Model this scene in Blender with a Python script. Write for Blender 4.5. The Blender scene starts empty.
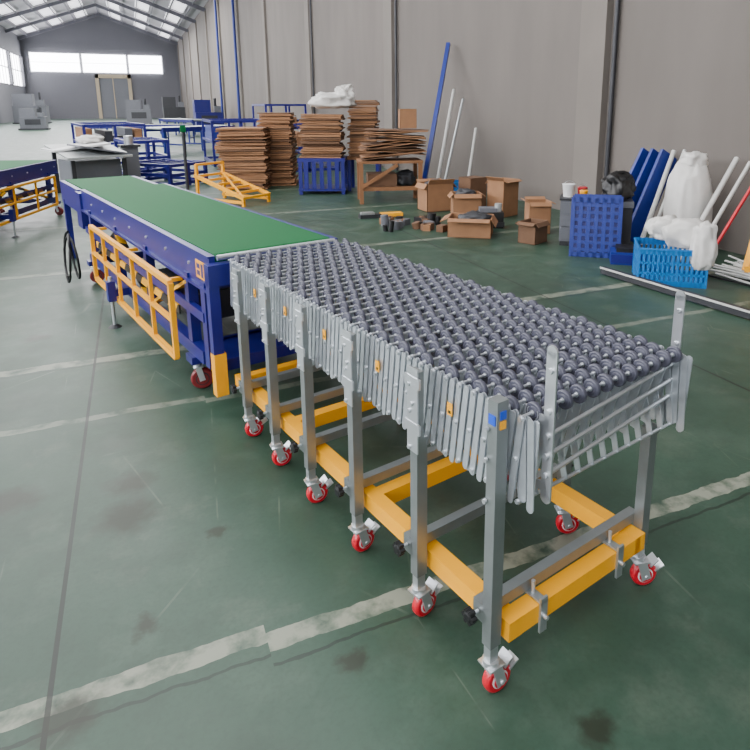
import bpy, math, random
from mathutils import Vector, Matrix, noise
random.seed(7)
R=random.uniform
V=Vector
# ------------------------------------------------------------------ materials
def lin(c):
    return tuple((x/255/12.92) if x/255<=0.04045 else ((x/255+0.055)/1.055)**2.4 for x in c)+(1,)
def mat(name,rgb,rough=.5,metal=0,var=.15,scale=8,emit=None,estr=0,bump=0,stretch=None,spec=None,detail=4):
    m=bpy.data.materials.new(name); m.use_nodes=True
    nt=m.node_tree; b=nt.nodes["Principled BSDF"]
    c=lin(rgb)
    b.inputs["Roughness"].default_value=rough; b.inputs["Metallic"].default_value=metal
    if spec is not None: b.inputs["Specular IOR Level"].default_value=spec
    tc=nt.nodes.new("ShaderNodeTexCoord"); mp=nt.nodes.new("ShaderNodeMapping")
    nt.links.new(tc.outputs["Object"],mp.inputs[0])
    if stretch: mp.inputs["Scale"].default_value=stretch
    n=nt.nodes.new("ShaderNodeTexNoise"); n.inputs["Scale"].default_value=scale; n.inputs["Detail"].default_value=detail
    nt.links.new(mp.outputs[0],n.inputs["Vector"])
    mx=nt.nodes.new("ShaderNodeMix"); mx.data_type='RGBA'
    mx.inputs["A"].default_value=tuple(x*(1-var) for x in c[:3])+(1,)
    mx.inputs["B"].default_value=tuple(min(1,x*(1+var)) for x in c[:3])+(1,)
    nt.links.new(n.outputs["Fac"],mx.inputs["Factor"]); nt.links.new(mx.outputs["Result"],b.inputs["Base Color"])
    if emit:
        b.inputs["Emission Color"].default_value=lin(emit); b.inputs["Emission Strength"].default_value=estr
    if bump:
        bp=nt.nodes.new("ShaderNodeBump"); bp.inputs["Strength"].default_value=bump; bp.inputs["Distance"].default_value=.01
        nt.links.new(n.outputs["Fac"],bp.inputs["Height"]); nt.links.new(bp.outputs[0],b.inputs["Normal"])
    return m
M={}
M['steel']=mat('galvanised_steel',(176,182,184),.36,.75,.18,30)
M['steel2']=mat('bright_steel',(208,212,216),.28,.8,.08,20)
M['link']=mat('zinc_plated_link',(196,202,208),.3,.72,.2,25)
M['tube']=mat('square_tube_steel',(140,146,146),.38,.7,.2,14)
M['wheelgray']=mat('skate_wheel_plastic',(66,67,80),.42,0,.15,20)
M['yellow']=mat('yellow_paint',(236,162,0),.4,0,.1,6)
M['blue']=mat('blue_paint',(20,22,104),.36,0,.18,6)
M['blue2']=mat('blue_plastic',(14,38,120),.4,0,.15,6)
M['sky']=mat('light_blue_plastic',(18,108,178),.4,0,.12,6)
M['black']=mat('black_plastic',(14,14,16),.45,0,.2,10)
M['red']=mat('red_polyurethane',(182,8,34),.35,0,.12,12)
M['dred']=mat('dark_red_wheel',(110,24,28),.45,0,.12,12)
M['white']=mat('white_plastic',(206,207,207),.5,0,.06,10)
M['sack']=mat('white_woven_sack',(196,194,190),.7,0,.12,12,bump=.4)
M['belt']=mat('green_belt',(0,84,42),.7,0,.12,40,spec=.15)
M['card']=mat('cardboard',(138,99,68),.85,0,.22,7)
M['card2']=mat('cardboard_dark',(98,70,49),.85,0,.28,7)
M['wood']=mat('wood_planks',(122,82,50),.7,0,.3,5,stretch=(1,8,1))
M['gray']=mat('gray_plastic',(90,92,98),.5,0,.12,6)
M['dgray']=mat('dark_gray_metal',(44,45,49),.5,.2,.2,6)
M['bluelabel']=mat('blue_label',(20,70,190),.4)
M['wpipe']=mat('white_pipe',(182,182,178),.45,0,.08,8)
M['beige']=mat('beige_door_paint',(160,146,122),.6,0,.1,3)
M['sheet']=mat('pale_sheet_metal',(160,164,164),.4,.3,.15,3)
def hazard():
    m=mat('hazard_stripes',(240,180,10),.45); nt=m.node_tree; b=nt.nodes["Principled BSDF"]
    tc=nt.nodes.new("ShaderNodeTexCoord"); w=nt.nodes.new("ShaderNodeTexWave"); w.bands_direction='DIAGONAL'
    w.inputs["Scale"].default_value=2.2
    nt.links.new(tc.outputs["Object"],w.inputs["Vector"])
    cr=nt.nodes.new("ShaderNodeValToRGB"); cr.color_ramp.interpolation='CONSTANT'
    cr.color_ramp.elements[0].color=(.012,.012,.012,1); cr.color_ramp.elements[1].position=.5; cr.color_ramp.elements[1].color=lin((225,165,10))
    nt.links.new(w.outputs["Fac"],cr.inputs[0]); nt.links.new(cr.outputs[0],b.inputs["Base Color"]); return m
M['haz']=hazard()
# ------------------------------------------------------------------ mesh builder
class MB:
    def __init__(s): s.v=[];s.f=[];s.m=[];s.sm=[];s.mats=[]
    def mi(s,k):
        if k not in s.mats: s.mats.append(k)
        return s.mats.index(k)
    def add(s,vs,fs,k,smooth=False):
        o=len(s.v); s.v+= [tuple(x) for x in vs]; i=s.mi(k)
        for f in fs: s.f.append([o+a for a in f]); s.m.append(i); s.sm.append(smooth)
    def box(s,c,d,k,rot=None):
        c=V(c); h=V(d)/2; vs=[]
        for z in(-1,1):
            for y in(-1,1):
                for x in(-1,1):
                    p=V((x*h.x,y*h.y,z*h.z))
                    if rot: p=rot@p
                    vs.append(c+p)
        s.add(vs,[(0,2,3,1),(4,5,7,6),(0,1,5,4),(2,6,7,3),(0,4,6,2),(1,3,7,5)],k)
    def bb(s,a,b,k):
        a=V(a);b=V(b); s.box((a+b)/2,(abs(b.x-a.x),abs(b.y-a.y),abs(b.z-a.z)),k)
    def frame(s,p0,p1,up=(0,0,1)):
        y=(V(p1)-V(p0)).normalized(); up=V(up)
        if abs(y.dot(up))>.99: up=V((0,1,0)) if abs(y.y)<.9 else V((1,0,0))
        x=y.cross(up).normalized(); z=x.cross(y)
        return Matrix((x,y,z)).transposed()
    def beam(s,p0,p1,w,h,k,up=(0,0,1)):
        p0=V(p0);p1=V(p1); s.box((p0+p1)/2,(w,(p1-p0).length,h),k,s.frame(p0,p1,up))
    def lathe(s,c,axis,prof,k,n=16,smooth=True,ph=0):
        a=V(axis).normalized(); t=V((0,0,1)) if abs(a.z)<.9 else V((1,0,0))
        u=a.cross(t).normalized(); w=a.cross(u); c=V(c); vs=[];fs=[]
        for (h,r) in prof:
            for i in range(n):
                q=2*math.pi*i/n+ph
                vs.append(c+a*h+(u*math.cos(q)+w*math.sin(q))*r)
        for j in range(len(prof)-1):
            for i in range(n):
                i2=(i+1)%n; fs.append((j*n+i,j*n+i2,(j+1)*n+i2,(j+1)*n+i))
        s.add(vs,fs,k,smooth)
        L=(len(prof)-1)*n
        s.add([vs[i] for i in range(n)],[tuple(reversed(range(n)))],k)
        s.add([vs[L+i] for i in range(n)],[tuple(range(n))],k)
    def tube(s,p0,p1,r,k,n=10,r1=None):
        p0=V(p0);p1=V(p1); s.lathe(p0,p1-p0,[(0,r),((p1-p0).length,r if r1 is None else r1)],k,n)
    def link(s,p0,p1,w,t,k):
        """flat strip in the local y-z plane with rounded ends, thickness t along x"""
        p0=V(p0);p1=V(p1); d=(p1-p0).normalized(); nrm=V((0,-d.z,d.y))
        pts=[]
        for c,dd,sg in((p1,d,1),(p0,-d,-1)):
            for a in(-90,-45,0,45,90):
                q=math.radians(a); pts.append(c+dd*math.cos(q)*w/2+nrm*sg*math.sin(q)*w/2)
        n=len(pts); X=V((t/2,0,0))
        vs=[p-X for p in pts]+[p+X for p in pts]
        s.add(vs,[tuple(range(n)),tuple(reversed(range(n,2*n)))]+[(i,i+n,(i+1)%n+n,(i+1)%n) for i in range(n)],k)
    def path(s,pts,r,k,n=8):
        pts=[V(p) for p in pts]; vs=[];fs=[]
        for i,p in enumerate(pts):
            d=(pts[min(i+1,len(pts)-1)]-pts[max(i-1,0)]).normalized()
            t=V((0,0,1)) if abs(d.z)<.95 else V((1,0,0))
            u=d.cross(t).normalized(); w=d.cross(u)
            for j in range(n):
                q=2*math.pi*j/n; vs.append(p+(u*math.cos(q)+w*math.sin(q))*r)
        for i in range(len(pts)-1):
            for j in range(n):
                j2=(j+1)%n; fs.append((i*n+j,i*n+j2,(i+1)*n+j2,(i+1)*n+j))
        s.add(vs,fs,k,True)
    def blob(s,c,sc,k,seed=0,amp=.25,freq=2.0,nu=44,nv=30,pinch=0,rot=0):
        c=V(c);vs=[];fs=[]
        for j in range(nv+1):
            th=math.pi*j/nv
            for i in range(nu):
                ph=2*math.pi*i/nu
                d=V((math.sin(th)*math.cos(ph),math.sin(th)*math.sin(ph),math.cos(th)))
                q=V((math.copysign(abs(d.x)**.8,d.x),math.copysign(abs(d.y)**.8,d.y),math.copysign(abs(d.z)**.75,d.z)))
                o=V((seed*7.3,seed*3.1,seed))
                ridge=1-abs(noise.noise(V((d.x*freq*2.2,d.y*freq*2.2,d.z*freq))+o))*2.2
                rr=1+noise.noise(d*freq+o)*amp+max(ridge,0)*amp*.35
                p=V((q.x*sc[0],q.y*sc[1],q.z*sc[2]))*rr
                if pinch and d.z>0:
                    kf=1-pinch*d.z**1.5; p.x*=kf; p.y*=kf
                p.z=max(p.z,-sc[2]*.92)
                vs.append(c+p)
        for j in range(nv):
            for i in range(nu):
                i2=(i+1)%nu; fs.append((j*nu+i,(j+1)*nu+i,(j+1)*nu+i2,j*nu+i2))
        s.add(vs,fs,k,True)
    def build(s,name,loc=(0,0,0),rz=0):
        me=bpy.data.meshes.new(name); me.from_pydata(s.v,[],s.f); me.update()
        for k in s.mats: me.materials.append(M[k])
        me.polygons.foreach_set("material_index",s.m); me.polygons.foreach_set("use_smooth",s.sm)
        o=bpy.data.objects.new(name,me); bpy.context.collection.objects.link(o)
        o.location=loc; o.rotation_euler=(0,0,math.radians(rz))
        return o
def caster(m,x,y,ztop,ang,r=.042,tread='red',w=.027,brake=True):
    """swivel caster standing on the floor under (x,y), bracket reaching ztop"""
    ca,sa=math.cos(ang),math.sin(ang)
    rot=Matrix(((ca,-sa,0),(sa,ca,0),(0,0,1)))
    def T(p): return V((x,y,0))+rot@V(p)
    off=.022
    c=T((0,-off,r)); ax=rot@V((1,0,0))
    m.lathe(c-ax*w/2,ax,[(0,r*.86),(w*.15,r*.98),(w*.35,r),(w*.65,r),(w*.85,r*.98),(w,r*.86)],tread,24)
    m.lathe(c-ax*(w/2+.002),ax,[(0,r*.60),(w+.004,r*.60)],'white' if tread=='red' else 'dgray',20)
    m.lathe(c-ax*(w/2+.005),ax,[(0,r*.5),(w+.010,r*.5)],tread,20)
    m.tube(c-ax*(w/2+.014),c+ax*(w/2+.014),.006,'steel2')
    for sx in(-1,1):
        m.beam(T((sx*(w/2+.009),-off,r-.008)),T((sx*(w/2+.009),-.004,2*r+.010)),.004,.03,'steel2',up=rot@V((0,1,0)))
    m.box(T((0,-.004,2*r+.010)),(w+.024,.052,.005),'steel2',rot)
    m.tube(T((0,0,2*r+.010)),T((0,0,2*r+.026)),.022,'steel2',16)
    m.tube(T((0,0,2*r+.026)),T((0,0,ztop)),.011,'steel',10)
    if brake:
        m.box(T((0,-off-r-.004,r+.022)),(w+.008,.035,.004),'steel2',rot@Matrix.Rotation(-.5,3,'X'))
        m.box(T((0,-off-r*.6,r*2)),(w+.012,.035,.004),'steel2',rot@Matrix.Rotation(-.7,3,'X'))
# ------------------------------------------------------------------ flexible skate wheel conveyor
CONV=(0.73,1.15,0); CA=12.5
def skate_conveyor():
    m=MB(); ZT=.800; XR=.625; XL=-.012
    legs=[0.0,.31,.66,1.0,1.32,1.62]
    x0,x1=.025,.658
    N=35; s0,s1=-.045,1.83; dy=(s1-s0)/(N-1)
    ncol=12; dx=(x1-x0)/ncol
    zt,zb=ZT-.006,.575
    cols=[x0+i*dx for i in range(ncol+1)]
    for ci,x in enumerate(cols):
        outer= ci in(0,ncol)
        sx=-1 if ci==0 else 1
        if outer:
            h=dy/2
            for i in range(2*N-2):
                ya=s0+i*h; yb=ya+h; zj=.004*((i%4)-1.5)
                m.link((x+sx*.006,ya,zt),(x+sx*.006,yb,zb+zj),.019,.0032,'link')
                m.link((x-sx*.004,yb,zt),(x-sx*.004,ya,zb-zj),.019,.0032,'link')
                if i%2==0:
                    for (yy,zz) in((ya+h/2,(zt+zb)/2),(ya,zt),(ya,zb+.004)):
                        m.tube((x+sx*.006,yy,zz),(x+sx*.013,yy,zz),.0062,'steel2',7)
        else:
            for i in range(N-1):
                ya=s0+i*dy; yb=ya+dy
                for (p,q,o) in (((ya,zt),(yb,zb),-.0022),((ya,zb),(yb,zt),.0022)):
                    m.beam((x+o,p[0],p[1]),(x+o,q[0],q[1]),.003,.018,'link',up=(0,1,0))
    r=.0245;w=.014
    for i in range(N):
        y=s0+i*dy
        m.tube((x0-.008,y,ZT-.002),(x1+.008,y,ZT-.002),.004,'steel2',6)
        if i%3==0: m.tube((x0-.008,y,zb),(x1+.008,y,zb),.005,'steel2',6)
        for c in range(ncol):
            xc=cols[c]+dx*(.30 if i%2 else .70)
            m.lathe((xc-w/2,y,ZT-.002),(1,0,0),[(0,r*.45),(w*.02,r*.62),(w*.10,r*.66),(w*.02,r*.78),(w*.06,r*.95),(w*.2,r),(w*.8,r),(w*.94,r*.95),(w*.98,r*.78),(w*.9,r*.66),(w*.98,r*.62),(w,r*.45)],'wheelgray',16)
            m.lathe((xc-w/2-.003,y,ZT-.002),(1,0,0),[(0,.007),(w+.006,.007)],'steel2',8)
    for i,s in enumerate(legs):
        top=.835 if i==0 else .60
        for sx,x in((-1,XL),(1,XR)):
            tp=top if sx<0 else .56
            m.bb((x-.018,s-.016,.155),(x+.018,s+.016,tp),'tube')
            m.bb((x-.014,s-.012,.10),(x+.014,s+.012,.16),'steel')
            xo=x+sx*.021
            if i>0 and sx<0:
                m.bb((xo-.002,s-.024,.56),(xo+.002,s+.024,.81),'steel2')
                m.bb((x-sx*.002,s-.020,.60),(xo,s+.020,.80),'tube')
                m.bb((xo-.004,s-.034,.62),(xo+.002,s+.034,.65),'steel2')
                m.bb((xo-.004,s-.034,.755),(xo+.002,s+.034,.785),'steel2')
                m.tube((xo,s-.0,.705),(xo-.008,s,.705),.006,'steel2',6)
                m.bb((x0-.0155,s-.116,.70),(x0-.0135,s-.096,.735),'yellow'); m.bb((x0-.0160,s-.111,.706),(x0-.0140,s-.101,.714),'black')
            if i==0 and sx<0:
                m.bb((xo+.0005,s-.011,.775),(xo+.0035,s+.011,.80),'bluelabel')
                m.bb((x-.009,s-.0185,.79),(x+.009,s-.016,.81),'bluelabel')
                m.bb((x-.009,s-.0185,.765),(x+.009,s-.016,.785),'yellow')
            if sx<0:
                for zz in(.57,.68,.76): m.tube((xo,s+.012,zz),(xo+sx*.008,s+.012,zz),.006,'steel2',6)
            caster(m,x,s,.12,R(1.4,1.8) if sx<0 else R(1.0,1.6))
        m.bb((XL,s+.016,.225),(XR,s+.046,.258),'tube')
        m.bb((XL-.018,s+.01,.215),(.02,s+.052,.268),'tube')
        if i:
            m.bb((XR-.016,s-.014,.53),(x1+.02,s+.014,.555),'tube')
            m.bb((x1+.014,s-.02,.53),(x1+.02,s+.02,.80),'steel2')
        else: m.bb((XR-.016,s-.014,.53),(x1,s+.014,.555),'tube')
        for sx,x in((-1,XL-.04),(1,XR+.04)):
            m.tube((x+.02*-sx,s+.03,.243),(x,s+.03,.243),.005,'steel2',6)
            m.lathe((x,s+.03,.243),(sx,0,0),[(0,.012),(.004,.018),(.016,.018),(.02,.01)],'black',8,False)
            for q in range(6):
                a=q*math.pi/3
                m.tube((x+sx*.001,s+.03+.015*math.cos(a),.243+.015*math.sin(a)),(x+sx*.018,s+.03+.015*math.cos(a),.243+.015*math.sin(a)),.007,'black',8)
    zl,zh=.16,.216; xa,xb=.045,XR-.045
    for x in(xa,xb): m.bb((x-.024,-.03,zl),(x+.024,1.86,zh),'yellow')
    for s in(-.03,.62,1.25,1.80): m.bb((xa,s,zl+.001),(xb,s+.048,zh-.001),'yellow')
    for x in(.13,.46):
        m.bb((x,-.037,zl-.03),(x+.026,-.030,.235),'steel')
        m.bb((x,-.037,.218),(x+.026,.06,.224),'steel')
        m.tube((x+.013,-.05,.18),(x+.013,-.03,.18),.007,'steel2',6)
        m.tube((x+.013,.005,.224),(x+.013,.005,.26),.006,'steel2',6)
    A=(.058,-.095);B=(.675,-.03)
    for (x,y),zb_ in((A,.60),(B,.63)):
        m.beam((x,y,zb_),(x,y,.965),.005,.030,'steel2',up=(0,1,0))
        m.tube((x-.0025,y,.965),(x+.0025,y,.965),.015,'steel2',16)
        m.tube((x-.0025,y,zb_),(x+.0025,y,zb_),.015,'steel2',16)
        m.beam((x,y,.63),(x,.02,.60),.005,.022,'steel2')
        m.beam((x,y,.79),(x,-.02,ZT),.005,.022,'steel2')
        for z in(.66,.71,.76,.82,.92): m.tube((x-.010,y,z),(x+.010,y,z),.007,'steel2',6)
    for z in(.66,.71,.76): m.tube((A[0],A[1],z),(B[0],B[1],z),.0055,'steel2',8)
    for x in(.025,x1):
        for k in range(4):
            y=s0-.012*k
            m.link((x+.006*(k%2),y,ZT-.01),(x+.006*(k%2),y-.01+.02*(k%2),.59-.008*k),.02,.003,'link')
    m.build('skate_wheel_conveyor',CONV,CA)
skate_conveyor()
# ------------------------------------------------------------------ belt conveyor
def belt_conveyor(L,Wd,Z,gy0=.45,gy1=.75):
    """local y runs along the belt, x across; belt top at Z"""
    m=MB()
    m.bb((.03,.04,Z-.012),(Wd-.03,L-.04,Z),'belt')
    for y in(.04,L-.04): m.tube((.03,y,Z-.035),(Wd-.03,y,Z-.035),.035,'belt',20)
    m.bb((.03,.04,Z-.07),(Wd-.03,L-.04,Z-.058),'belt')
    for x,sx in((.012,-1),(Wd-.012,1)):
        m.bb((x-.014,.0,Z-.19),(x+.014,L,Z-.006),'blue')
        m.bb((x-.02,.0,Z-.012),(x+.016,L,Z-.004),'blue')
        m.bb((x+sx*.014,.0,Z-.19),(x+sx*.03,L,Z-.175),'blue')
        m.bb((x+sx*.0,.1,Z-.36),(x+sx*.03,L-.1,Z-.31),'blue')
        m.bb((x-.03,.15,.20),(x+.03,L-.15,.27),'blue')
        for y in(.10,.35,.35+(L-.7)*.33,.35+(L-.7)*.66,L-.30):
            m.bb((x-.025,y-.03,.2),(x+.025,y+.03,Z-.15),'blue')
        n=3; yy=[.35+(L-.7)*i/n for i in range(n+1)]
        for i in range(n):
            m.beam((x,yy[i],.27),(x,yy[i+1],Z-.2),.02,.05,'haz',up=(1,0,0)) if i%2 else m.beam((x,yy[i],Z-.2),(x,yy[i+1],.27),.02,.05,'haz',up=(1,0,0))
        m.bb((x+sx*.02,.5,.38),(x+sx*.03,L-.5,.43),'haz')
        m.bb((x+sx*.014,.07,Z-.14),(x+sx*.018,.19,Z-.05),'yellow')
        m.bb((x+sx*.0145,.085,Z-.13),(x+sx*.019,.115,Z-.06),'blue'); m.bb((x+sx*.0145,.13,Z-.125),(x+sx*.019,.175,Z-.10),'blue'); m.bb((x+sx*.0145,.13,Z-.09),(x+sx*.019,.175,Z-.065),'blue')
        for y in [k*.4+.3 for k in range(int(L/.4))]:
            m.tube((x+sx*.012,y,Z-.09),(x+sx*.022,y,Z-.09),.009,'steel2',6)
    for y in(.3,L-.3,L/2): m.bb((.03,y-.03,.2),(Wd-.03,y+.03,.26),'blue')
    for y in(.02,L-.02): m.bb((0,y-.02,Z-.17),(Wd,y+.02,Z-.10),'blue')
    m.bb((.05,.4,.34),(Wd-.05,1.1,.5),'dgray')
    for y in(.32,L-.15):
        for x in(-.0,Wd-.0):
            m.bb((x-.04,y-.05,.16),(x+.04,y+.05,.2),'blue')
            caster(m,x,y,.17,1.3,r=.060,tread='dred',w=.036,brake=False)
    for x in(-.09,Wd+.09):
        y0,y1=gy0,L-gy1; za,zb=.19,Z-.2
        P=[(x,y0,za),(x,y1,za),(x,y1,zb),(x,y0,zb)]
        for i in range(4): m.beam(P[i],P[(i+1)%4],.026,.028,'yellow')
        m.beam((x,y0,(za+zb)/2),(x,y1,(za+zb)/2),.022,.022,'yellow')
        for k in range(1,5):
            y=y0+(y1-y0)*k/5; m.beam((x,y,za),(x,y,zb),.020,.022,'yellow')
        for y in(y0+.1,y1-.1,(y0+y1)/2):
            xi=.0 if x<0 else Wd
            m.bb((min(x,xi),y-.012,zb-.02),(max(x,xi),y+.012,zb),'yellow')
    for x in(-.13,Wd+.13):
        y=L*.53
        m.bb((x if x<0 else Wd,y-.025,.22),(0 if x<0 else x,y+.025,.27),'blue')
        m.bb((x-.025,y-.03,.19),(x+.025,y+.03,.33),'blue')
        m.tube((x,y,.02),(x,y,.36),.012,'steel2',10)
        m.tube((x,y,0),(x,y,.02),.045,'dgray',16,.02)
    return m
BW=.70
m=belt_conveyor(3.1,BW,.80,.36,.76)
for xx in(-.03,BW-.03): m.bb((xx,-.055,.10),(xx+.06,-.005,.32),'yellow'); m.bb((xx,-.055,.32),(xx+.05,-.01,.72),'blue')
m.bb((-.03,-.06,.66),(BW+.03,-.0,.765),'blue')
m.bb((0,-.0,.2),(BW,.3,.26),'blue')
m.tube((.03,-.02,.79),(BW-.03,-.02,.79),.014,'steel2',12)
m.bb((-.02,3.1,.45),(BW+.02,3.3,.76),'blue')
m.bb((.05,3.14,.76),(BW-.05,4.2,.775),'belt')
for x in(.02,BW-.02): m.bb((x-.02,3.3,.56),(x+.02,4.2,.77),'blue'); m.bb((x-.025,4.05,0.0),(x+.025,4.11,.6),'blue')
pts=[]
for i in range(60):
    a=i/59*math.pi*5
    pts.append((-.16-.04*math.sin(a*.5),2.95+.13*math.sin(a),.25+.22*math.cos(a)*(1-.25*i/59)))
m.path(pts,.010,'black')
m.build('belt_conveyor',(0.73-math.sin(math.radians(12.5))*1.95-.03,1.15+math.cos(math.radians(12.5))*1.95,0),CA+1.0)
m=belt_conveyor(3.6,.75,.76,.4,.35)
m.build('belt_conveyor',(-2.72,6.84,0),-16)
# ------------------------------------------------------------------ room shell
WX=5.6; LX=-9.9; FY=80; BY=-9; EZ=8.4; RZ=11.2; CXm=(WX+LX)/2
def floor_mat():
    m=bpy.data.materials.new('painted_green_concrete'); m.use_nodes=True; nt=m.node_tree; N=nt.nodes; Lk=nt.links
    b=N["Principled BSDF"]
    tc=N.new("ShaderNodeTexCoord")
    def mth(op,a,b_=None,clamp=False):
        n=N.new("ShaderNodeMath"); n.operation=op; n.use_clamp=clamp
        for i,x in enumerate((a,b_)):
            if x is None: continue
            if isinstance(x,(int,float)): n.inputs[i].default_value=x
            else: Lk.new(x,n.inputs[i])
        return n.outputs[0]
    def nz(scale,detail=5,rough=.6):
        n=N.new("ShaderNodeTexNoise"); n.inputs["Scale"].default_value=scale; n.inputs["Detail"].default_value=detail; n.inputs["Roughness"].default_value=rough
        Lk.new(tc.outputs["Object"],n.inputs["Vector"]); return n.outputs["Fac"]
    def mix(f,a,c):
        n=N.new("ShaderNodeMix"); n.data_type='RGBA'
        Lk.new(f,n.inputs["Factor"])
        for k,x in(("A",a),("B",c)):
            if isinstance(x,tuple): n.inputs[k].default_value=x
            else: Lk.new(x,n.inputs[k])
        return n.outputs["Result"]
    def ramp(f,a,c):
        n=N.new("ShaderNodeMapRange"); n.inputs["From Min"].default_value=a; n.inputs["From Max"].default_value=c; Lk.new(f,n.inputs["Value"]); return n.outputs[0]
    sep=N.new("ShaderNodeSeparateXYZ"); Lk.new(tc.outputs["Object"],sep.inputs[0]); X,Y=sep.outputs[0],sep.outputs[1]
    big=nz(.9); mid=nz(4); fine=nz(60,3)
    col=mix(ramp(big,.3,.7),lin((36,58,46)),lin((50,74,60)))
    col=mix(mth('MULTIPLY',ramp(mid,.5,.8),.5),col,lin((76,92,80)))
    col=mix(mth('MULTIPLY',ramp(nz(1.7,6,.7),.54,.70),.40),col,lin((92,100,88)))
    col=mix(mth('MULTIPLY',ramp(nz(2.3,6,.7),.50,.68),.40),col,lin((30,44,34)))
    col=mix(mth('MULTIPLY',ramp(fine,.45,.8),.3),col,lin((26,40,32)))
    sc=N.new("ShaderNodeTexVoronoi"); sc.feature='DISTANCE_TO_EDGE'; sc.inputs["Scale"].default_value=2.3; sc.inputs["Randomness"].default_value=1
    mp=N.new("ShaderNodeMapping"); mp.inputs["Rotation"].default_value=(0,0,.5); mp.inputs["Scale"].default_value=(1,.35,1); Lk.new(tc.outputs["Object"],mp.inputs[0]); Lk.new(mp.outputs[0],sc.inputs["Vector"])
    col=mix(mth('MULTIPLY',mth('MULTIPLY',mth('LESS_THAN',sc.outputs["Distance"],.005),ramp(nz(2.6,3),.52,.64)),.25),col,lin((120,126,112)))
    wob=mth('MULTIPLY',mth('SUBTRACT',nz(6,3),.5),.05)
    step=mth('MULTIPLY',mth('GREATER_THAN',X,.22),.035)
    yy=mth('ADD',mth('ADD',Y,wob),step)
    tot=None
    for y0,hw,st in((1.58,.034,.75),(3.235,.028,.42),(4.02,.045,.6),(6.4,.045,.5),(8.9,.05,.45),(11.4,.05,.4),(14,.06,.4),(18,.07,.35),(24,.1,.3)):
        d=mth('ABSOLUTE',mth('SUBTRACT',yy,y0))
        k=mth('MULTIPLY',mth('LESS_THAN',d,hw),st)
        tot=k if tot is None else mth('MAXIMUM',tot,k)
    tot=mth('MULTIPLY',tot,ramp(nz(9,4),.32,.55))
    col=mix(tot,col,lin((138,141,126)))
    tj=None
    for x0,w in((-.33,.007),(2.9,.007),(-3.6,.01)):
        d=mth('ABSOLUTE',mth('SUBTRACT',X,x0)); k=mth('LESS_THAN',d,w); tj=k if tj is None else mth('MAXIMUM',tj,k)
    for y0 in(1.50,3.95,6.33):
        d=mth('ABSOLUTE',mth('SUBTRACT',yy,y0)); tj=mth('MAXIMUM',tj,mth('MULTIPLY',mth('LESS_THAN',d,.006),.7))
    col=mix(mth('MULTIPLY',tj,.85),col,lin((14,18,16)))
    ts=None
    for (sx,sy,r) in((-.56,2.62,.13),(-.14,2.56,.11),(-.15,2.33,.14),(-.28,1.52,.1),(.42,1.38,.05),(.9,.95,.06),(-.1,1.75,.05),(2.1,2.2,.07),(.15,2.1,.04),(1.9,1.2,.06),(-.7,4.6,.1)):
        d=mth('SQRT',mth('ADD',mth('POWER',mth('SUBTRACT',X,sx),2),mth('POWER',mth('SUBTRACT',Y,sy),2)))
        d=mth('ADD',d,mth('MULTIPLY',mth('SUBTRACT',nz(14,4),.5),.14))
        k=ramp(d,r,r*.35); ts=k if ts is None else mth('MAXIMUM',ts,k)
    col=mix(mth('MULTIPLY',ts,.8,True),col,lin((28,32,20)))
    Lk.new(col,b.inputs["Base Color"])
    rg=mth('ADD',mth('MULTIPLY',mid,.3),.27); Lk.new(rg,b.inputs["Roughness"])
    b.inputs["Specular IOR Level"].default_value=.4
    bp=N.new("ShaderNodeBump"); bp.inputs["Strength"].default_value=.12; bp.inputs["Distance"].default_value=.004; Lk.new(mid,bp.inputs["Height"]); Lk.new(bp.outputs[0],b.inputs["Normal"])
    return m
M['floor']=floor_mat()
M['wall']=mat('grey_concrete_wall',(97,91,86),.85,0,.28,1.3,bump=.1,stretch=(1,1,.3),detail=8)
M['pillar']=mat('concrete_pillar',(106,100,94),.85,0,.15,1.2)
M['farwall']=mat('far_wall_cladding',(98,98,104),.7,0,.08,.5)
M['roof']=mat('roof_sheet',(150,148,152),.6,0,.08,.5)
M['purlin']=mat('roof_steel',(96,96,104),.5,.1,.08,1)
M['glass']=mat('daylight_window_pane',(240,245,250),.3,0,.02,1,emit=(248,249,255),estr=14)
M['skyl']=mat('translucent_roof_panel',(220,222,226),.5,0,.02,1,emit=(248,244,250),estr=1.6)
m=MB(); m.bb((LX,BY,-.1),(WX,FY,0),'floor'); m.build('floor')
m=MB(); m.bb((WX,BY,0),(WX+.25,FY,EZ+.3),'wall'); m.build('wall_right')
m=MB()
for k in range(-1,12):
    y=6.55+7.2*k; m.bb((WX-.10,y,0),(WX+.02,y+.5,EZ-.3),'pillar')
m.build('trim_1')
m=MB()
for y in(42.7,35.7): m.tube((WX-.22,y,0),(WX-.22,y,EZ-.5),.08,'blue2',12)
for y in(6.42,13.6,20.8): m.tube((WX-.05,y,0),(WX-.05,y,EZ-.5),.03,'dgray',8)
m.build('downpipe')
m=MB(); m.bb((LX-.25,BY,0),(LX,FY,3.4),'farwall'); m.bb((LX-.25,BY,6.4),(LX,FY,EZ+.3),'farwall')
for k in range(0,12): m.bb((LX-.25,BY+k*8,3.4),(LX+.1,BY+k*8+1.0,6.4),'farwall')
m.build('wall_left')
m=MB(); m.bb((LX-.2,BY,3.4),(LX-.14,FY,6.4),'glass')
for k in range(60): m.bb((LX-.14,BY+k*1.48,3.4),(LX-.08,BY+k*1.48+.08,6.4),'white')
m.bb((LX-.14,BY,4.85),(LX-.08,FY,4.95),'white'); m.build('window_1')
m=MB(); m.bb((LX,FY,0),(WX,FY+.2,RZ+.2),'farwall')
for k in range(50): m.bb((LX+k*.31,FY-.03,0),(LX+k*.31+.05,FY,RZ-3),'farwall')
m.build('wall_far')
m=MB()
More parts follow.
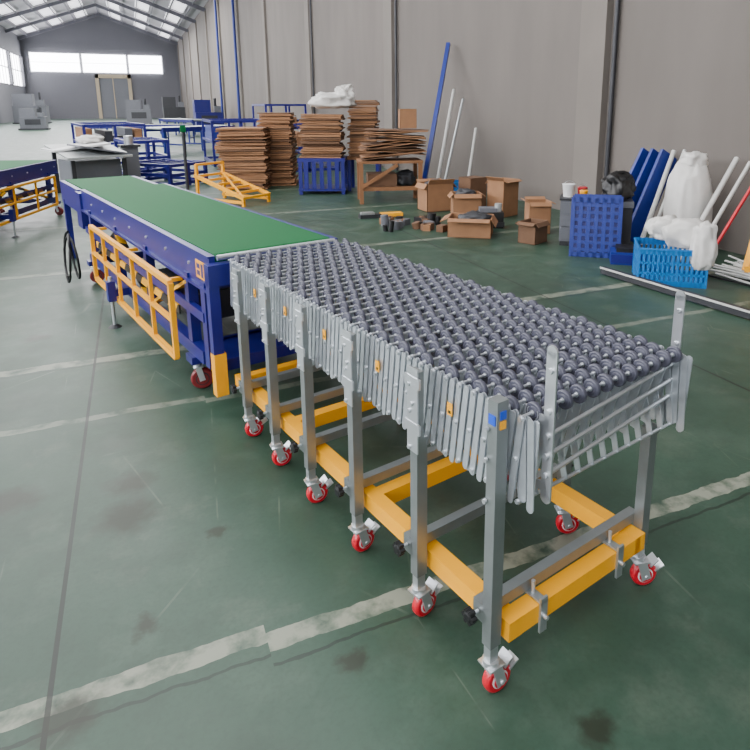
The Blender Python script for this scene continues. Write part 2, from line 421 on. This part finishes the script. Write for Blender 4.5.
for i,(a,b_) in enumerate(((-9.2,-4.5),(-4.3,.1),(.3,3.8))):
    m.bb((a,FY-.16,5.0),(b_,FY-.06,6.9),'glass')
    for k in (0,5):
        x=a+(b_-a)*k/5; m.bb((x-.04,FY-.24,4.9),(x+.04,FY-.1,7.0),'white')
    m.bb((a,FY-.24,5.93),(b_,FY-.1,5.97),'white')
m.build('window_2')
m=MB()
a,b_=-3.2,.4
m.bb((a,FY-.3,0),(a+.35,FY-.05,4.8),'beige'); m.bb((b_-.35,FY-.3,0),(b_,FY-.05,4.8),'beige'); m.bb((a,FY-.3,4.4),(b_,FY-.05,4.8),'beige')
m.bb((a+.35,FY-.15,0),(b_-.35,FY-.05,4.4),'gray'); m.bb((a+1.7,FY-.2,0),(a+1.8,FY-.05,4.4),'beige')
m.build('door_1')
m=MB()
t=.12
m.add([(LX-.3,BY,EZ),(CXm,BY,RZ),(CXm,FY,RZ),(LX-.3,FY,EZ),(LX-.3,BY,EZ+t),(CXm,BY,RZ+t),(CXm,FY,RZ+t),(LX-.3,FY,EZ+t)],[(0,1,2,3),(4,7,6,5),(0,4,5,1),(2,6,7,3),(0,3,7,4)],'roof')
m.add([(WX+.3,BY,EZ),(CXm,BY,RZ),(CXm,FY,RZ),(WX+.3,FY,EZ),(WX+.3,BY,EZ+t),(CXm,BY,RZ+t),(CXm,FY,RZ+t),(WX+.3,FY,EZ+t)],[(3,2,1,0),(5,6,7,4),(1,5,4,0),(3,7,6,2),(4,7,3,0)],'roof')
sl=(RZ-EZ)/(CXm-LX)
def zr(x): return RZ-abs(x-CXm)*sl
for k in range(0,12):
    y=6.8+7.2*k-7.2
    for s_ in(-1,1):
        xe=LX if s_<0 else WX
        m.beam((xe,y,EZ-.25),(CXm,y,RZ-.25),.14,.28,'purlin')
        for q in(.2,.5,.8):
            x=CXm+(xe-CXm)*q
            m.box((x,y+3.6,zr(x)-.05),(1.1,5.6,.03),'skyl',Matrix.Rotation(math.atan(sl)*(1 if s_>0 else -1),3,'Y'))
for k in range(-6,7):
    x=CXm+k*1.15; m.bb((x-.04,BY,zr(x)-.22),(x+.04,FY,zr(x)-.10),'purlin')
m.build('ceiling')
# ------------------------------------------------------------------ cardboard
def stack(w,d,h,z0=0,th=.035,jit=.03,mats=('card','card','card2')):
    m=MB(); z=z0
    while z<z0+h:
        t_=th*R(.5,1.3); ww=w*R(.9,1.04); dd=d*R(.9,1.04)
        m.box((R(-jit,jit),R(-jit,jit),z+t_/2),(ww,dd,t_*.8),random.choice(mats),Matrix.Rotation(R(-.06,.06),3,'Z')@Matrix.Rotation(R(-.02,.02),3,'Y'))
        z+=t_
    return m
stack(.85,.7,1.1).build('cardboard_stack',(1.85,11.9,0),-20)
stack(.6,.8,1.35).build('cardboard_stack',(2.55,12.3,0),-20)
m=stack(.72,.6,.72,z0=.62)
for x in(-.36,.36):
    for y in(-.3,.3): m.bb((x-.03,y-.03,0),(x+.03,y+.03,.62),'blue')
m.bb((-.4,-.34,.56),(.4,.34,.62),'blue')
for x in(-.26,-.13,0,.13,.26): m.bb((x-.035,-.34,.08),(x+.035,-.31,.56),'blue')
m.bb((-.4,-.34,.06),(.4,.34,.1),'blue')
m.build('cardboard_stack',(3.0,10.75,0),-22)
m=stack(.5,.6,.95,z0=.62)
m.bb((-.28,-.3,.56),(.28,.3,.62),'wood')
for x in(-.25,.25):
    for y in(-.26,.26): m.bb((x-.03,y-.03,0),(x+.03,y+.03,.56),'blue')
m.build('cardboard_stack',(3.78,10.8,0),-25)
m=MB(); m.blob((0,0,.13),(.32,.24,.13),'sack',3,.45,2.0); m.blob((.2,.05,.22),(.15,.16,.16),'sack',5,.5,2.0); m.build('plastic_film_bundle',(3.2,10.75,1.43),-20)
m=MB()
m.bb((-.5,-.3,.62),(.5,.3,.66),'wood')
for x in(-.46,.46):
    for y in(-.26,.26): m.bb((x-.03,y-.03,0),(x+.03,y+.03,.62),'wood')
m.bb((-.46,-.28,.2),(.46,-.24,.26),'wood'); m.bb((-.46,.24,.2),(.46,.28,.26),'wood')
m.beam((-.46,-.3,.26),(.1,-.3,.6),.03,.05,'wood')
m.bb((-.35,-.2,.26),(.1,.2,.45),'card2'); m.blob((.25,0,.36),(.15,.15,.12),'dgray',2)
m.build('wooden_workbench',(3.66,9.3,0),-15)
m=MB()
for i in range(16):
    m.box((R(-.05,.05)+i*.006,R(-.03,.03),.06+i*.026),(.98+R(-.12,.05),.55,.012),random.choice(('card','card2')),Matrix.Rotation(R(-.14,.08),3,'Y')@Matrix.Rotation(R(-.2,.2),3,'Z'))
m.build('flattened_cardboard_pile',(3.70,9.3,.67),-15)
def carton(m,c,w,d,h,rz=0,k='card',flap=.5,open_=True):
    rot=Matrix.Rotation(math.radians(rz),3,'Z'); c=V(c); t=.008
    def T(p): return c+rot@V(p)
    m.box(T((0,0,t/2)),(w,d,t),k,rot)
    for sx in(-1,1):
        m.box(T((sx*(w/2-t/2),0,h/2)),(t,d,h),k,rot); m.box(T((0,sx*(d/2-t/2),h/2)),(w,t,h),k,rot)
    if open_:
        fl=d*flap*.5
        for sx in(-1,1):
            a=R(.2,1.1)*random.choice((-1,1,1))
            m.box(T((sx*(w/2+fl/2*math.cos(a)),0,h-fl/2*math.sin(a))),(fl,d*.96,t),k,rot@Matrix.Rotation(sx*a,3,'Y'))
            a=R(.2,1.0)*random.choice((-1,1,1))
            m.box(T((0,sx*(d/2+fl/2*math.cos(a)),h-fl/2*math.sin(a))),(w*.96,fl,t),k,rot@Matrix.Rotation(-sx*a,3,'X'))
    else: m.box(T((0,0,h-t/2)),(w,d,t),k,rot)
m=MB(); carton(m,(0,0,0),.42,.34,.40,10); m.blob((0,0,.34),(.15,.12,.1),'dgray',1); m.build('cardboard_box',(3.95,8.2,0),-10)
m=MB(); carton(m,(0,0,0),.5,.4,.22,0); m.blob((.05,0,.19),(.18,.12,.08),'dgray',6); m.build('cardboard_box',(3.55,6.4,0),-35)
m=MB(); carton(m,(0,0,0),.38,.3,.34,0); m.blob((0,0,.3),(.14,.1,.09),'dgray',8); m.build('cardboard_box',(4.05,7.45,0),-20)
m=MB(); carton(m,(0,0,0),.32,.28,.44,0,'card2',.4,False); m.build('cardboard_box',(4.62,8.3,0),12)
m=MB(); carton(m,(0,0,0),.34,.28,.5,0,'card'); m.build('cardboard_box',(4.6,7.4,0),22)
m=MB(); carton(m,(0,0,0),.26,.24,.38,0,'card'); m.build('cardboard_box',(4.35,6.2,0),-20)
m=MB(); carton(m,(0,0,0),.26,.22,.24,0,'card2'); m.build('cardboard_box',(3.98,5.75,0),25)
m=MB(); carton(m,(0,0,0),.26,.26,.30,0,'card',.3,False); m.build('cardboard_box',(4.0,9.35,1.14),-15)
m=MB()
for i in range(26):
    x,y=R(-.42,.30),R(-.42,.26)
    k=random.choice(('dgray','black','steel','card2','gray','card','black'))
    if i%2: m.box((x,y,.04),(R(.08,.2),R(.05,.15),.08),k,Matrix.Rotation(R(0,3),3,'Z'))
    else: m.tube((x,y,0),(x+R(-.02,.02),y,R(.06,.16)),R(.03,.06),k,14)
m.build('loose_machine_parts',(3.2,7.2,0),-20)
m=MB(); m.bb((-.16,-.1,0),(.16,.1,.2),'black'); m.bb((-.14,-.08,.2),(.08,.08,.25),'gray'); m.tube((.1,0,.2),(.1,0,.3),.045,'sheet',12); m.bb((-.17,-.11,.02),(.17,-.1,.08),'dgray'); m.build('gearbox_motor',(4.0,6.72,0),-25)
m=MB(); m.bb((-.3,-.06,0),(.3,.06,.05),'dgray'); m.bb((.0,-.065,.01),(.3,.065,.055),'yellow'); m.bb((-.28,-.05,.05),(-.1,.05,.08),'steel'); m.build('painted_steel_bracket',(3.0,7.95,0),-5)
# ------------------------------------------------------------------ crates
def crate(w,d,h,k):
    m=MB(); t=.012
    m.bb((-w/2,-d/2,0),(w/2,d/2,.012),k)
    for z0,z1 in((0,.045),(h-.05,h),(h*.3,h*.36),(h*.58,h*.64)):
        for sx in(-1,1):
            m.bb((sx*w/2-t/2,-d/2,z0),(sx*w/2+t/2,d/2,z1),k); m.bb((-w/2,sx*d/2-t/2,z0),(w/2,sx*d/2+t/2,z1),k)
    n=14
    for i in range(n+1):
        x=-w/2+w*i/n; y=-d/2+d*i/n
        for sx in(-1,1):
            m.bb((x-.010,sx*d/2-t/2,0),(x+.010,sx*d/2+t/2,h),k); m.bb((sx*w/2-t/2,y-.008,0),(sx*w/2+t/2,y+.008,h),k)
    for sx in(-1,1):
        m.bb((-w/2-.012,sx*(d/2+.008)-.006,h-.012),(w/2+.012,sx*(d/2+.008)+.006,h+.004),k)
        m.bb((sx*(w/2+.008)-.006,-d/2-.012,h-.012),(sx*(w/2+.008)+.006,d/2+.012,h+.004),k)
    return m
crate(.54,.42,.32,'sky').build('plastic_crate',(4.17,3.95,0),-38)
crate(.5,.36,.22,'sky').build('plastic_crate',(4.85,9.6,.0),-20)
m=MB(); m.blob((0.08,0,.13),(.18,.14,.12),'sack',11,.3,1.5); m.blob((.2,-.17,.05),(.10,.09,.2),'sack',12,.3,1.8); m.blob((-.08,.06,.16),(.13,.1,.1),'sack',13,.35,1.8); m.build('white_plastic_bag',(4.20,3.93,.29),-38)
m=MB(); m.blob((0,0,.46),(.23,.2,.48),'sack',21,.22,1.3,pinch=.3); m.blob((.02,0,.94),(.13,.1,.09),'sack',22,.3,2.0); m.build('woven_sack',(5.18,4.72,0),0)
def pallet(k='blue2'):
    m=MB(); w,h=.46,.60
    m.bb((-w/2,0,0),(w/2,.035,.05),k); m.bb((-w/2,0,h-.05),(w/2,.035,h),k)
    for i in range(7):
        x=-w/2+w*i/6; m.bb((x-.02,0,0),(x+.02,.035,h),k)
    for i in range(9):
        z=h*i/8; m.bb((-w/2,.004,max(0,z-.016)),(w/2,.03,z+.016),k)
    m.bb((-w/2,.03,0),(w/2,.035,h),'blue')
    return m
for i in range(2):
    o=pallet().build('plastic_pallet',(4.13+i*.09,4.88+i*.1,0.0),-38); o.rotation_euler[0]=-.15
m=MB(); m.bb((-.3,-.12,0),(.16,.12,.12),'blue2'); m.bb((-.25,-.1,.12),(.0,.1,.16),'black'); m.bb((-.3,-.13,.02),(.16,-.12,.10),'blue'); m.build('blue_plastic_tray',(4.40,4.50,0),-38)
m=MB()
m.bb((-.17,-.15,0),(.17,.15,.05),'dgray'); m.bb((-.18,-.16,.05),(.18,.16,.5),'gray'); m.bb((-.19,-.17,.5),(.19,.17,.52),'dgray')
for z in(.08,.22,.36): m.bb((-.165,-.17,z),(.165,-.158,z+.12),'gray'); m.bb((-.05,-.18,z+.06),(.05,-.168,z+.075),'steel')
m.build('metal_drawer_cabinet',(4.38,5.5,0),-38)
m=MB(); m.bb((-.15,-.15,0),(.15,.15,.5),'dgray'); m.bb((-.16,-.16,.46),(.16,.16,.52),'gray'); m.build('storage_box',(4.62,5.15,0),-38)
m=MB(); m.blob((0,0,.13),(.15,.13,.13),'black',31,.4,2.0)
m.path([(.05+.18*math.cos(a*.35),.02,.13+.16*math.sin(a*.35)) for a in range(10)],.018,'black'); m.build('black_rubbish_bag',(4.62,5.15,.52),0)
def bucket(k,r=.07,h=.13):
    m=MB(); m.lathe((0,0,0),(0,0,1),[(0,r*.8),(h,r),(h+.008,r*1.08),(h+.012,r*.9)],k,20)
    m.path([(r*1.05*math.cos(a),0,h+r*.6*math.sin(a)) for a in [i*math.pi/10 for i in range(11)]],.003,'steel'); return m
bucket('white').build('plastic_bucket',(4.30,5.56,.52)); bucket('red',.055,.09).build('plastic_bucket',(4.46,5.53,.52)); bucket('yellow',.045,.07).build('plastic_bucket',(4.39,5.42,.52))
# ------------------------------------------------------------------ leaning things
m=MB(); m.beam((4.13,9.1,0.03),(5.45,10.8,2.6),.07,.07,'blue2'); m.build('blue_steel_tube')
m=MB(); m.tube((4.54,9.44,0.03),(5.45,10.56,1.77),.03,'wpipe'); m.tube((4.62,9.35,0.03),(5.45,10.2,1.6),.022,'steel'); m.build('white_pipe')
m=MB(); m.tube((5.0,9.2,.03),(5.5,9.8,1.1),.025,'wpipe'); m.build('white_pipe')
m=MB()
for i in range(3): m.beam((4.80+i*.08,5.45-i*.1,0.02),(5.40+i*.05,5.55-i*.1,.96),.04,.24,'blue2',up=(1,0,0))
m.build('blue_steel_panel')
m=MB(); m.tube((4.92,5.08,0.02),(5.5,5.28,1.0),.026,'wpipe'); m.tube((4.98,5.03,0.02),(5.5,5.13,1.02),.018,'wpipe'); m.build('leaning_white_pipe')  # white pipes leaning on the wall, same kind of thing as white_pipe
m=MB(); m.tube((4.76,4.38,.02),(5.5,4.46,.98),.026,'wpipe'); m.tube((4.82,4.28,.02),(5.52,4.32,.95),.02,'wpipe'); m.build('leaning_white_pipe')  # second pair of leaning white pipes
m=MB(); m.tube((4.85,4.16,.02),(5.52,4.10,1.05),.016,'red'); m.build('red_steel_pole')
m=MB()
for i in range(40):
    a=(4.55+R(0,.8),4.02+R(-.25,.1)); b_=(4.45+R(-.1,.6),2.6+R(-.2,.3)); z=.015+.02*(i%5)
    c=((a[0]+b_[0])/2+R(-.15,.15),(a[1]+b_[1])/2)
    pts=[]
    for k in range(9):
        t_=k/8; pts.append((a[0]*(1-t_)**2+2*c[0]*t_*(1-t_)+b_[0]*t_**2,a[1]*(1-t_)**2+2*c[1]*t_*(1-t_)+b_[1]*t_**2,z))
    m.path(pts,.010,'wpipe' if i%5 else 'black')
m.build('conduit_bundle')
m=MB(); m.beam((3.78,4.34,.04),(3.93,2.7,.04),.05,.06,'dgray'); m.beam((3.75,4.34,.065),(3.90,2.7,.065),.008,.015,'wpipe'); m.beam((3.81,4.34,.02),(3.96,2.7,.02),.008,.02,'wpipe'); m.build('steel_channel')
m=MB()
m.beam((4.72,3.62,.1),(5.38,3.92,1.15),.05,.05,'yellow'); m.beam((4.82,3.38,.1),(5.45,3.66,1.15),.05,.05,'yellow'); m.beam((4.72,3.62,.12),(4.82,3.38,.12),.05,.05,'yellow'); m.beam((5.38,3.92,1.13),(5.45,3.66,1.13),.05,.05,'yellow')
m.build('yellow_guard_frame')
# ------------------------------------------------------------------ mid/back ground steelwork
m=MB()
for x in(-.28,.28):
    m.beam((x,-.5,.12),(x,.5,.42),.05,.05,'yellow'); m.bb((x-.02,-.5,.04),(x+.02,.5,.08),'yellow')
    m.bb((x-.02,-.5,0),(x+.02,-.46,.14),'yellow'); m.bb((x-.02,.44,0),(x+.02,.48,.6),'yellow')
for k in range(6):
    y=-.48+.19*k; z=.12+.3*(y+.5); m.beam((-.28,y,z),(.28,y,z),.04,.035,'yellow')
m.beam((-.28,.46,.59),(.28,.46,.59),.035,.035,'yellow'); m.beam((-.26,-.45,.14),(.26,.45,.41),.03,.03,'yellow')
m.build('yellow_steel_ladder_cart',(1.36,10.2,0),38)
def blueframe(w,d,h,k='blue'):
    m=MB()
    for z in(.06,h*.55,h):
        for sx in(-1,1):
            m.bb((sx*w/2-.03,-d/2,z-.03),(sx*w/2+.03,d/2,z+.03),k); m.bb((-w/2,sx*d/2-.03,z-.03),(w/2,sx*d/2+.03,z+.03),k)
    for x in(-w/2,0,w/2):
        for y in(-d/2,d/2): m.bb((x-.03,y-.03,0),(x+.03,y+.03,h),k)
    for y in(-d/4,0,d/4): m.bb((-w/2,y-.02,h-.03),(w/2,y+.02,h+.02),k)
    return m
blueframe(.8,1.4,.75).build('blue_steel_frame',(.15,15.2,0),10)
blueframe(.9,1.1,.4).build('blue_steel_frame',(.55,13.2,0),40)
def rackload(w,d,h):
    m=blueframe(w,d,h)
    for i in range(6): m.bb((-w/2+w*i/6+.03,-d*.4,h*.55+.03),(-w/2+w*(i+1)/6-.03,d*.4,h*.55+R(.15,.4)),random.choice(('card','dgray','blue2','gray','sheet')))
    return m
rackload(1.4,2.2,1.1).build('blue_steel_rack',(2.5,17.5,0),0)
rackload(1.2,2.2,1.5).build('blue_steel_rack',(4.3,20.5,0),0)
rackload(1.4,2.2,1.0).build('blue_steel_rack',(3.6,15.2,0),0)
rackload(1.4,2.4,1.3).build('blue_steel_rack',(-5,20,0),0)
rackload(1.4,2.4,1.0).build('blue_steel_rack',(-.6,19.0,0),10)
m=MB(); m.tube((0,0,0),(0,0,1.15),.025,'dgray'); m.tube((0,0,0),(0,0,.03),.12,'dgray'); m.bb((-.04,-.04,1.1),(.04,.04,1.2),'belt'); m.build('barrier_post',(.70,10.3,0))
def rollertable(L,w,h):
    m=MB()
    for x in(-w/2,w/2): m.bb((x-.03,0,h-.14),(x+.03,L,h),'blue')
    for i in range(int(L/.15)): m.tube((-w/2,.08+i*.15,h-.03),(w/2,.08+i*.15,h-.03),.04,'steel',10)
    for y in [L*k/4+.05*(1 if k<4 else -1) for k in range(5)]:
        for x in(-w/2,w/2): m.bb((x-.03,y-.03,0),(x+.03,y+.03,h-.1),'blue2')
        m.bb((-w/2,y-.02,.2),(w/2,y+.02,.25),'blue2')
    return m
rollertable(4,1.0,.75).build('roller_conveyor',(2.2,27,0),75)
rollertable(3,.9,.8).build('roller_conveyor',(.6,22,0),-55)
rollertable(4,1.0,.8).build('roller_conveyor',(3.2,33,0),20)
m=MB()
m.box((0,0,.74),(1.0,1.3,.03),'sheet',Matrix.Rotation(.12,3,'X')); m.box((-.1,.3,.80),(.9,.8,.03),'white',Matrix.Rotation(-.1,3,'Y')); m.box((.1,-.25,.77),(.8,.7,.03),'gray',Matrix.Rotation(.2,3,'Y'))
for x in(-.4,.4):
    for y in(-.5,.5): m.bb((x-.03,y-.03,0),(x+.03,y+.03,.68+y*.12),'dgray')
m.bb((-.38,-.4,.1),(.38,.4,.6),'gray')
m.blob((.2,.5,.9),(.2,.2,.07),'sack',41,.3)
m.build('sheet_metal_table',(-.72,12.2,0),20)
m=MB(); m.bb((-.13,-.13,0),(.13,.13,.75),'gray'); m.bb((-.17,-.17,.75),(.17,.17,.79),'dgray'); m.tube((0,0,.79),(0,0,.95),.08,'steel2'); m.build('machine_pedestal',(-.08,12.9,0),10)
def machine(w,d,h,k):
    m=MB(); m.bb((-w/2,-d/2,.1),(w/2,d/2,h*.6),k); m.bb((-w/2,-d/4,h*.6),(w*.1,d/2,h),k); m.bb((-w/2-.1,-d/2-.1,0),(w/2+.1,d/2+.1,.1),'dgray'); m.bb((w*.2,-d/2-.05,h*.6),(w*.45,-d/4,h*.8),'gray'); m.bb((-w*.3,-d/2-.02,h*.25),(w*.3,-d/2,h*.5),'dgray')
    m.tube((w*.3,0,h*.6),(w*.3,0,h*1.05),.08,'dgray'); return m
machine(2.4,2,2.4,'gray').build('press_brake_machine',(-7.5,62,0)); machine(1.8,2,1.9,'gray').build('lathe_machine',(0.6,56,0)); machine(1.8,2,2.2,'dgray').build('milling_machine',(3.6,62,0))
machine(1.4,1.2,1.3,'gray').build('lathe_machine',(-5.5,46,0)); machine(1.5,1.6,1.8,'blue').build('milling_machine',(4.2,40,0)); machine(1.4,1.2,1.6,'dgray').build('lathe_machine',(-8.4,38,0))
# ------------------------------------------------------------------ lights
def area(name,loc,rot,sx,sy,pw,col=(1,1,1)):
    l=bpy.data.lights.new(name,'AREA'); l.shape='RECTANGLE'; l.size=sx; l.size_y=sy; l.energy=pw; l.color=col
    o=bpy.data.objects.new(name,l); bpy.context.collection.objects.link(o); o.location=loc; o.rotation_euler=rot
for i,y in enumerate((-2,7,16,27)): area('skylight_lamp',(-2.2,y,8.3),(0,0,0),9,4.5,(780,850,950,1500)[i],(1,.985,.965))
for y in (44,62): area('skylight_lamp',(-2.2,y,8.2),(0,0,0),12,8,4000,(1,.99,.98))
area('window_daylight',(LX+.3,4,4.9),(0,-math.radians(90),0),3,26,1500,(.98,.985,1))
w=bpy.data.worlds.new("world"); w.use_nodes=True; bpy.context.scene.world=w
bg=w.node_tree.nodes["Background"]; bg.inputs[0].default_value=(.92,.95,1,1); bg.inputs[1].default_value=1.2
# ------------------------------------------------------------------ camera
cam=bpy.data.cameras.new("camera"); co=bpy.data.objects.new("camera",cam); bpy.context.collection.objects.link(co)
co.location=(0,0,1.5); co.rotation_euler=(math.pi/2-math.atan(143/627),0,-math.radians(24.3))
cam.sensor_width=36; cam.lens=627/750*36; cam.shift_x=-45/750; cam.shift_y=-127/750; cam.clip_end=300
bpy.context.scene.camera=co
